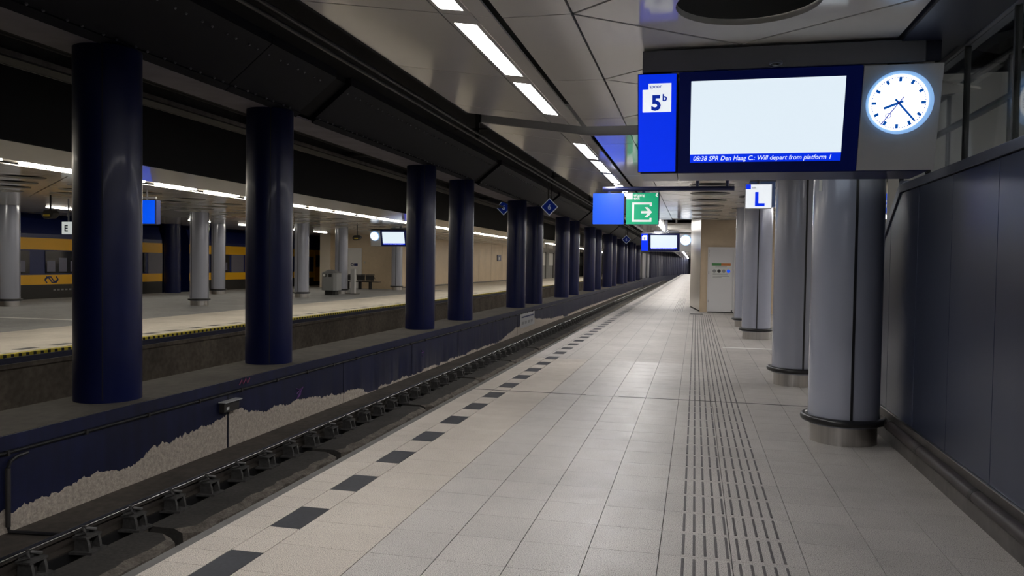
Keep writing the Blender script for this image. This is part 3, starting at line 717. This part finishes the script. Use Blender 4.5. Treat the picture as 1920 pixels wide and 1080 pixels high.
for nm, x, y, z0, lab in (('hanger_post', -1.2, 33.02, 3.005, 'dark post carrying the distant departure display'), ('hanger_post', -13.1, 33.82, 3.11, 'dark post carrying the departure display over the opposite platform')):
    z1 = 4.1 if y < 33.1 else 3.222
    tag(MB().box(x-.05, x+.05, y-.05, y+.05, z0, z1).box(x-.5, x+.5, y-.03, y+.03, z0, z0+.05).build(nm, 'beam_grey'), lab, 'post')

# ================================================================== HANGING SIGNS
hb = thing('hanging_bar', (-.5, 14.6, 2.97), 'dark blue round bar under the ceiling carrying the blue and green signs', 'bar')
MB().tube([(-1.70, 14.6, 3.008), (.646, 14.6, 3.008)], .042, 16).build('tube', 'housing_blue', hb, smooth=True)
for x in (.005, .523): MB().cyl((x, 14.6, 3.03), (x, 14.6, 3.2), .028, 12).build('hanger', 'housing_blue', hb, smooth=True)
s1 = thing('blue_sign', (-1.583, 14.6, 2.36), 'blank glowing blue square sign left of the green exit sign', 'sign')
MB().box(-1.872, -1.30, 14.55, 14.65, 2.357, 2.928).build('sign_box', 'housing_blue', s1, bevel=.006)
MB().box(-1.869, -1.303, 14.545, 14.55, 2.36, 2.925).build('sign_face', 'sign_blue2', s1)
MB().cyl((-1.58, 14.6, 2.92), (-1.58, 14.6, 2.965), .03, 10).build('hanger', 'housing_blue', s1)
s2 = thing('exit_sign', (-.96, 14.6, 2.36), 'green square exit sign with white arrow leaving a frame', 'sign')
MB().box(-1.262, -.662, 14.55, 14.70, 2.357, 2.934).build('sign_box', 'housing_blue', s2, bevel=.006)
fc = MB().box(-1.259, -.680, 14.545, 14.55, 2.36, 2.931).build('sign_face', 'sign_green', s2)
MB().cyl((-.95, 14.6, 2.92), (-.95, 14.6, 2.965), .03, 10).build('hanger', 'housing_blue', s2)
Y = 14.545
MB().box(-1.259, -1.145, Y-.002, Y, 2.815, 2.931).build('white_square', 'sign_soft_white', fc)
text('uitgang', .070, (-1.125, 2.868), Y, bold=.0016).build('lettering', 'sign_soft_white', fc)
text('exit', .070, (-1.125, 2.812), Y, bold=.0016).build('lettering', 'sign_soft_white', fc)
pic = MB(); t = .036
X0, X1, Z0, Z1 = -1.15, -.798, 2.405, 2.757
pic.box(X0, X0+t, Y-.002, Y, Z0, Z1).box(X0+t, X1, Y-.002, Y, Z1-t, Z1).box(X0+t, X1, Y-.002, Y, Z0, Z0+t)
pic.box(X1-t, X1, Y-.002, Y, Z1-.07, Z1-t).box(X1-t, X1, Y-.002, Y, Z0+t, Z0+.07)
zc = 2.58
pic.box(-.985, -.84, Y-.002, Y, zc-.021, zc+.021)
pic.prism([(-.79, zc), (-.868, zc+.09), (-.924, zc+.09), (-.846, zc), (-.924, zc-.09), (-.868, zc-.09)], 'y', Y-.002, Y)
pic.build('exit_pictogram', 'sign_soft_white', fc)
MB().prism([(-.715, 2.925), (-.735, 2.885), (-.715, 2.86), (-.69, 2.86), (-.71, 2.89), (-.69, 2.91), (-.70, 2.925)], 'y', Y-.002, Y).build('corner_symbol', 'sign_soft_white', fc)
s3 = thing('letter_sign', (1.06, 14.6, 2.65), 'white illuminated square sign with a blue letter L', 'sign')
MB().box(.832, 1.284, 14.55, 14.68, 2.643, 3.077).build('sign_box', 'clock_panel', s3, bevel=.006)
fc = MB().box(.840, 1.276, 14.545, 14.55, 2.651, 3.069).build('sign_face', 'sign_white', s3)
MB().box(.840, .925, 14.543, 14.545, 2.984, 3.069).build('blue_square', 'sign_blue', fc)
text('vak', .048, (.945, 2.995), 14.545, bold=.0005).build('lettering', 'print_grey', fc)
text('L', .335, (.985, 2.695), 14.545, bold=.012, width=.165).build('lettering', 'sign_blue', fc)
MB().cyl((1.06, 14.62, 3.07), (1.06, 14.62, 3.2), .025, 10).build('hanger', 'beam_grey', s3)
s4 = tag(MB().box(.94, 1.40, 15.2, 15.32, 2.72, 3.19).build('sign_box', 'blue_grey_box', None, bevel=.006), 'dull blue sign box half hidden behind the white letter sign', 'sign')
s5 = thing('direction_sign', (3.3, 14.0, 2.55), 'blue direction sign glimpsed between the nearest column and the dark wall', 'sign')
MB().box(2.9, 3.9, 14.0, 14.08, 2.53, 2.85).build('sign_box', 'sign_blue2', s5)
MB().box(2.97, 3.03, 13.996, 14, 2.70, 2.74).box(2.97, 3.03, 13.996, 14, 2.62, 2.67).prism([(3.10, 2.72), (3.14, 2.64), (3.19, 2.76), (3.15, 2.72)], 'y', 13.996, 14).build('printed_mark', 'sign_soft_white', s5)
MB().cyl((3.4, 14.04, 2.85), (3.4, 14.04, 3.2), .02, 8).build('hanger', 'beam_grey', s5)
def diamond(x, y, z, h, label, dim=False):
    o = thing('diamond_sign', (x, y, z-h), label, 'sign', 'diamond track number signs')
    sq = lambda k: [(x-k, z), (x, z+k), (x+k, z), (x, z-k)]
    MB().prism(sq(h), 'y', y, y+.03).build('border', 'added_glow_border', o)
    MB().prism(sq(h*.87), 'y', y-.004, y).build('face', 'added_glow_navy', o)
    text('6', h*.82, (x, z-h*.29), y-.004, 'CENTER', bold=h*.012).build('lettering', 'added_glow_border', o)
    MB().tube([(x-.06, y+.05, z+h*.5), (x-.06, y+.05, 4.7)], .02, 6).tube([(x+.06, y+.05, z+h*.5), (x+.06, y+.05, 4.7)], .02, 6).build('bracket', 'dark_iron', o)
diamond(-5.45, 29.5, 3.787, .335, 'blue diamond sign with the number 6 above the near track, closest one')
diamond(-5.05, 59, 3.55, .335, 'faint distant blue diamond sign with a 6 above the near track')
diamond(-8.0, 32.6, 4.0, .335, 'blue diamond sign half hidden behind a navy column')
ob = thing('blue_sign', (-12.6, 16.2, 2.41), 'blue square sign over the opposite platform beside the nearest navy column', 'sign')
MB().box(-12.95, -12.36, 16.15, 16.3, 2.41, 2.98).build('sign_box', 'housing_blue', ob, bevel=.006)
MB().box(-12.94, -12.40, 16.145, 16.15, 2.42, 2.97).build('sign_face', 'sign_blue2', ob)
MB().tube([(-13.4, 16.2, 3.03), (-12.4, 16.2, 3.03)], .03, 10).cyl((-12.65, 16.2, 2.95), (-12.65, 16.2, 3.22), .025, 8).build('hanger', 'post_grey', ob)
es = thing('letter_sign', (-16.95, 18.5, 2.2), 'small white letter sign E peeking out left of the nearest navy column', 'sign')
MB().box(-17.13, -16.75, 18.45, 18.55, 2.24, 2.58).build('sign_box', 'sign_soft_white', es, bevel=.006)
text('E', .24, (-17.05, 2.32), 18.45, bold=.008).build('lettering', 'blue_train', es)
MB().cyl((-16.95, 18.5, 2.57), (-16.95, 18.5, 3.231), .02, 8).build('hanger', 'beam_grey', es)
def cctv(x, y, z, body, label):
    o = thing('ceiling_camera', (x, y, z), label, 'camera', 'cameras over the opposite platform')
    MB().cyl((x, y, z+.05), (x, y, 3.22), .022, 8).build('stem', 'black', o)
    MB().prism([(x-.2, z-.02), (x-.12, z+.1), (x+.1, z+.12), (x+.2, z+.02), (x+.1, z-.1), (x-.12, z-.12)], 'y', y-.11, y+.11).build('camera_body', 'dark_iron', o, bevel=.02)
    MB().lathe([(.09, 0), (.09, .05)], (0, 0, 0), 16).build('lens_hood', body, o, local=True).location = (0, -.12, -.06)
cctv(-16.5, 17.4, 2.72, 'yellow_box', 'dark camera with yellow patch hanging left of the nearest navy column')
cctv(-14.6, 32.4, 2.66, 'yellow_box', 'dark camera with yellow box hanging left of the opposite clock')

# ================================================================== TRACK
def rail_track(x, ys, fast, label, side=1):
    o = thing('railway_rail', (x, 0, -.92), label, 'rail')
    a, b = -6, 190
    w = [(-.07, -.905), (.07, -.905), (.07, -.892), (.012, -.872), (.009, -.80), (.034, -.787), (.035, -.757), (-.035, -.757), (-.034, -.787), (-.009, -.80), (-.012, -.872), (-.07, -.892)]
    MB().prism([(x+p[0], p[1]) for p in w], 'y', a, b).build('rail_body', 'rail_side', o)
    MB().prism([(x+.0355, -.768)]+[(x+.0195+.016*cos(t*pi/16), -.764+.016*sin(t*pi/16)) for t in range(9)]+[(x-.0195-.016*cos(t*pi/16), -.764+.016*sin(t*pi/16)) for t in range(8, -1, -1)]+[(x-.0355, -.768)], 'y', a, b).build('running_surface', 'rail_head', o)
    if not fast: return
    # fastener: base plate, shoulders, bolt, clip
    bp = MB().prism([(-.02, -.15), (.27, -.095), (.27, .095), (-.02, .15)], 'z', -.925, -.905).mesh('base_plate')
    sh = MB()
    for s in (-1, 1):
        sh.prism([(.075, -.905), (.225, -.905), (.22, -.862), (.20, -.785), (.085, -.785)], 'y', s*.064-.013, s*.064+.013)
    sh.box(.075, .10, -.06, .06, -.905, -.83)
    shm = sh.mesh('shoulder')
    bt = MB(); bt.cyl((.155, 0, -.905), (.155, 0, -.845), .026, 8); bt.cyl((.155, 0, -.845), (.155, 0, -.80), .014, 8)
    btm = bt.mesh('bolt')
    cl = MB(); cl.tube([(.10, -.085, -.775), (.17, -.06, -.755), (.12, -.02, -.74), (.05, -.03, -.775)], .016, 6)
    cl.tube([(.10, .085, -.775), (.17, .06, -.755), (.12, .02, -.74), (.05, .03, -.775)], .016, 6)
    cl.cyl((.10, 0, -.79), (.10, 0, -.715), .016, 6); cl.box(.07, .21, -.09, .09, -.80, -.782)
    clm = cl.mesh('spring_clip')
    for y in ys:
        f = link('fastener', bp, 'cast_iron', o, (side*0+.0, y, .92)); f.rotation_euler.z = 0
        link('shoulder', shm, 'cast_iron', f); link('bolt', btm, 'dark_iron', f); link('spring_clip', clm, 'cast_iron', f)
rail_track(-5.2, [5.14+.583*k for k in range(80)], True, 'worn steel rail with polished top and iron fasteners below the near platform')
rail_track(-3.70, [], False, 'nearer steel rail hidden in the shadow under the platform edge')
rail_track(-8.2, [], False, 'steel rail of the track in front of the opposite platform, nearer one')
rail_track(-9.7, [], False, 'steel rail of the track in front of the opposite platform, farther one')
oc = thing('overhead_conductor', (-4.45, 0, 4.15), 'pair of dull metal conductor tubes running under the tunnel roof', 'conductor')
MB().tube([(-4.50, -6, 4.205), (-4.50, 92, 4.205)], .026, 10).build('tube', 'conductor', oc, smooth=True)
MB().tube([(-4.42, -6, 4.275), (-4.42, 92, 4.275)], .030, 10).build('tube', 'conductor', oc, smooth=True)
for i in range(11):
    y = -2+8.9*i
    MB().box(-4.95, -3.95, y-.02, y+.02, 4.36, 4.40).box(-4.5, -4.42, y-.02, y+.02, 4.2, 4.72).build('support_arm', 'dark_iron', oc)
# fittings on the ledge wall
pc = thing('wall_pipe', (-6.08, 0, -.2), 'thin black pipe clipped along the top of the blue ledge wall', 'pipe')
MB().tube([(-6.085, -6, -.195), (-6.085, 96, -.195)], .016, 8)  .build('pipe', 'black', pc, smooth=True)
for k in range(30): MB().box(-6.105, -6.06, 4+.95*k, 4.025+.95*k, -.22, -.17).build('clip', 'dark_iron', pc)
vp = thing('drop_pipe', (-6.06, 5.9, -.9), 'grey vertical conduit on the ledge wall at the left picture edge', 'pipe')
MB().tube([(-6.065, 6.12, -.235), (-6.065, 6.0, -.24), (-6.065, 5.93, -.27), (-6.065, 5.9, -.33)], .017, 8).build('bend', 'rubber', vp, smooth=True)
MB().tube([(-6.065, 5.9, -.33), (-6.065, 5.9, -.87)], .022, 10)  .build('conduit', 'cable_tray', vp, smooth=True)
MB().tube([(-6.065, 5.9, -.87), (-6.05, 5.9, -.915), (-5.9, 5.93, -.92), (-5.35, 6.0, -.922)], .018, 8).build('ground_cable', 'rubber', vp, smooth=True)
jb = thing('junction_box', (-6.06, 9.4, -.44), 'small black junction box with pale lid on the blue ledge wall', 'box')
MB().box(-6.1, -6.02, 9.22, 9.57, -.43, -.30).build('box_body', 'dark_iron', jb, bevel=.006)
MB().box(-6.1, -5.99, 9.20, 9.60, -.30, -.285).build('lid', 'post_grey', jb, bevel=.003)
MB().box(-6.021, -6.018, 9.27, 9.33, -.40, -.36).build('label_plate', 'white_paint', jb)
wp = thing('notice_board', (-6.09, 28.8, -.72), 'white rectangular notice panel on the ledge wall below the columns', 'sign')
MB().box(-6.09, -6.078, 27.55, 30.1, -.72, -.19).build('board', 'post_grey', wp)
MB().box(-6.078, -6.074, 27.75, 29.9, -.36, -.31).build('printed_line', 'blue_train', wp)
for k in range(4): MB().box(-6.078, -6.074, 27.8+.55*k, 28.1+.55*k, -.60, -.50).build('printed_mark', 'print_grey', wp)
def scribble(pts, mat, label, x=-6.092):
    return tag(MB().tube([(x, a, b) for a, b in pts], .008, 5).build('graffiti_tag', mat), label, 'graffiti')
scribble([(9.66, -.12), (9.72, -.06), (9.76, -.12), (9.82, -.05), (9.86, -.12), (9.92, -.06), (9.9, -.1)], 'graffiti_pink', 'small pink graffiti scrawl on the ledge coping near the junction box', -6.078)
scribble([(11.28, -.42), (11.4, -.46), (11.3, -.5), (11.44, -.44), (11.42, -.53), (11.3, -.58), (11.5, -.42)], 'graffiti_purple', 'purple graffiti scrawl on the blue ledge wall above the bare plaster')
scribble([(17.1, -.42), (17.25, -.45), (17.1, -.48), (17.28, -.47), (17.15, -.55)], 'graffiti_purple', 'tiny purple graffiti mark low on the blue ledge wall between columns')

# ================================================================== DOOR NOTICE
po = thing('door_notice', (.87, 28.57, 1.25), 'printed notice with green and orange bar on the white door', 'notice')
MB().box(.56, 1.20, 28.572, 28.58, 1.19, 1.74).build('sheet', 'paper', po)
MB().box(.56, .88, 28.570, 28.572, 1.65, 1.74).build('green_bar', 'print_green', po)
MB().box(.88, 1.20, 28.570, 28.572, 1.65, 1.74).build('orange_bar', 'print_orange', po)
for x, mt in ((.65, 'print_grey'), (.81, 'dark_iron'), (.97, 'print_grey'), (1.13, 'sign_blue2')):
    MB().disc((x, 1.46), .06, 28.570, 28.572, 24).build('pictogram', mt, po)
for z, a, b in ((1.61, .68, 1.07), (1.565, .68, 1.07), (1.36, .6, 1.15), (1.33, .6, 1.1), (1.27, .6, 1.15), (1.24, .6, .9)):
    MB().box(a, b, 28.570, 28.572, z, z+.014).build('text_line', 'print_grey', po)

# ================================================================== OPPOSITE PLATFORM
bn = thing('litter_bin', (-16.83, 34.5, 0), 'grey litter bin with peaked roof on the opposite platform', 'bin')
X, Yb = -16.83, 34.5
oct_ = lambda r, e: [(X-r, Yb-e), (X-e, Yb-r), (X+e, Yb-r), (X+r, Yb-e), (X+r, Yb+e), (X+e, Yb+r), (X-e, Yb+r), (X-r, Yb+e)]
MB().prism(oct_(.27, .18), 'z', 0, .22).build('base', 'black', bn)
MB().prism(oct_(.38, .26), 'z', .22, 1.05).build('body', 'bin_grey', bn, bevel=.01)
MB().raw([(x, y, 1.05) for x, y in oct_(.39, .27)]+[(x, y, 1.2) for x, y in oct_(.16, .1)], [tuple(range(8)), tuple(range(8, 16))]+[(i, (i+1) % 8, 8+(i+1) % 8, 8+i) for i in range(8)]).build('roof', 'bin_grey', bn)
for dx in (-.17, .10): MB().box(X+dx-.08, X+dx+.08, Yb-.385, Yb-.375, .86, 1.0).build('opening', 'black', bn)
MB().box(X-.25, X-.14, Yb-.388, Yb-.378, .88, .99).build('label_plate', 'white_paint', bn)
pp = thing('information_post', (-16.4, 36.0, 0), 'slim pale grey post standing in front of the black bench', 'post')
MB().box(-16.52, -16.30, 35.9, 36.1, 0, 1.24).build('post_body', 'post_grey', pp, bevel=.02)
MB().box(-16.7, -16.15, 35.75, 36.2, 0, .03).build('foot_plate', 'skirt', pp)
be = thing('bench', (-19.0, 42.6, 0), 'black metal bench with armrests by the beige wall on the opposite platform', 'bench')
for x in (-19.75, -19.0, -18.35):
    MB().box(x-.04, x+.04, 42.45, 42.75, 0, .42).build('leg', 'black', be)
for i in range(3):
    x0 = -19.85+.56*i
    MB().box(x0, x0+.52, 42.3, 42.75, .42, .46).build('seat', 'black', be, bevel=.01)
    bk = MB()
    for j in range(7): bk.tube([(x0+.02+.08*j, 42.76, .46), (x0+.02+.08*j, 42.86, .86)], .014, 6)
    bk.tube([(x0, 42.86, .86), (x0+.52, 42.86, .86)], .018, 6); bk.box(x0, x0+.52, 42.79, 42.80, .5, .82); bk.build('backrest', 'rubber', be)
for x in (-19.88, -18.15): MB().tube([(x, 42.35, .44), (x, 42.3, .66), (x, 42.7, .70), (x, 42.8, .6)], .018, 6).build('armrest', 'black', be)
MB().box(-18.15, -17.75, 42.35, 42.8, .42, .45).build('side_table', 'black', be)
dp = thing('wall_panel_door', (-19.9, 43.95, 0), 'white panel door with small blue markings behind the bench', 'door')
MB().box(-20.4, -19.5, 43.94, 44, 0, 2.42).build('leaf', 'door_white', dp)
MB().torus((-20.1, 43.93, 1.42), .08, .02, 20, 6, 'y').box(-19.98, -19.75, 43.93, 43.94, 1.34, 1.5).build('printed_mark', 'blue_train', dp)
MB().box(-19.38, -19.3, 43.97, 44, 1.5, 1.62).build('switch_plate', 'post_grey', dp)
ps = thing('platform_plate', (-17.45, 69.7, 1.9), 'small blue platform plate on the long beige wall opposite', 'sign')
MB().box(-17.48, -17.44, 69.0, 70.4, 1.85, 2.4).build('plate', 'blue_train', ps)
MB().box(-17.44, -17.43, 69.5, 69.9, 1.95, 2.2).build('printed_mark', 'white_paint', ps)
kw = bpy.data.objects.new('window_2', None); col.objects.link(kw); kw['kind'] = 'structure'
for k in range(9):
    MB().box(-16.6, -16.56, 80+5*k, 82.6+5*k, 1.5, 2.9).build('pane', 'door_white', kw)
    MB().box(-16.6, -16.54, 82.7+5*k, 83.2+5*k, 0, 3.0).build('mullion', 'dark_iron', kw)

# ================================================================== TRAINS
def coach(y0, y1, label, wins, grey, doors, logo_y):
    o = thing('train_coach', (-26.0, (y0+y1)/2, -.9), label, 'train', 'yellow and blue train coaches')
    X = -25.0
    MB().prism([(-26.9, -.55), (-25.05, -.55), (X-.02, .2), (X-.02, 2.5), (-25.2, 3.1), (-25.6, 3.5), (-26.5, 3.5), (-26.9, 2.5)], 'y', y0, y1).build('body', 'blue_train', o)
    MB().box(X-.02, X, y0, y1, 1.88, 2.34).build('yellow_band', 'yellow_train', o); MB().box(X-.02, X, y0, y1, .51, .895).build('yellow_band', 'yellow_train', o)
    MB().box(X-.02, X-.005, y0, y1, -.5, .50).build('skirt', 'dark_iron', o)
    for a, b in wins:
        w = MB().box(X-.02, X+.004, a, b, .95, 1.84).build('window', 'dark_glass', o)
        n = max(1, int((b-a)/.55))
        for k in range(n): MB().box(X+.004, X+.008, a+.08+(b-a-.1)/n*k, a+(b-a-.1)/n*(k+.8), 1.02, 1.45+.12*(k % 2)).build('seat_behind_glass', 'window_interior', w)
    for a, b in grey: MB().box(X-.02, X+.006, a, b, .895, 1.88).build('grey_end', 'train_grey', o)
    for a, b in doors:
        d = MB().box(X-.02, X+.012, a, b, .25, 2.3).build('door', 'yellow_train', o)
        MB().box(X+.012, X+.016, a+.2, b-.2, 1.2, 2.0).build('door_pane', 'dark_glass', d)
    if logo_y:
        lg = MB(); zc = .70; h = .14; x = X+.002
        def S(pts, w=.05):
            for (a, b), (c, d) in zip(pts, pts[1:]):
                l = hypot(c-a, d-b); nx, nz = -(d-b)/l*w/2, (c-a)/l*w/2
                lg.prism([(logo_y+a+nx, zc+b+nz), (logo_y+c+nx, zc+d+nz), (logo_y+c-nx, zc+d-nz), (logo_y+a-nx, zc+b-nz)], 'x', x, x+.006)
        S([(-.30, 0), (-.2, .11), (-.02, .11), (.06, .0), (.14, -.07), (.22, -.07)]); S([(.30, 0), (.2, -.11), (.02, -.11), (-.06, .0), (-.14, .07), (-.22, .07)])
        S([(-.34, 0), (-.22, .13)]); S([(-.34, 0), (-.22, -.13)]); S([(.34, 0), (.22, .13)]); S([(.34, 0), (.22, -.13)])
        lg.build('emblem', 'blue_train', o)
    for k in range(8): MB().box(X-.003, X+.002, logo_y+.1+.2*k, logo_y+.22+.2*k, .26, .32).build('serial_mark', 'print_grey', o) if logo_y else None
coach(14, 33.1, 'yellow and blue train coach seen left of the nearest navy column', [(22.5, 25.35), (26.1, 28.6), (29.5, 31.9)], [(32.1, 33.1)], [], 26.4)
coach(35.2, 60, 'yellow and blue train coach with yellow doors behind the grey columns', [(37.0, 38.7)], [(35.2, 36.6), (38.9, 40.1)], [(40.3, 42.2), (48.6, 50.4)], 0)
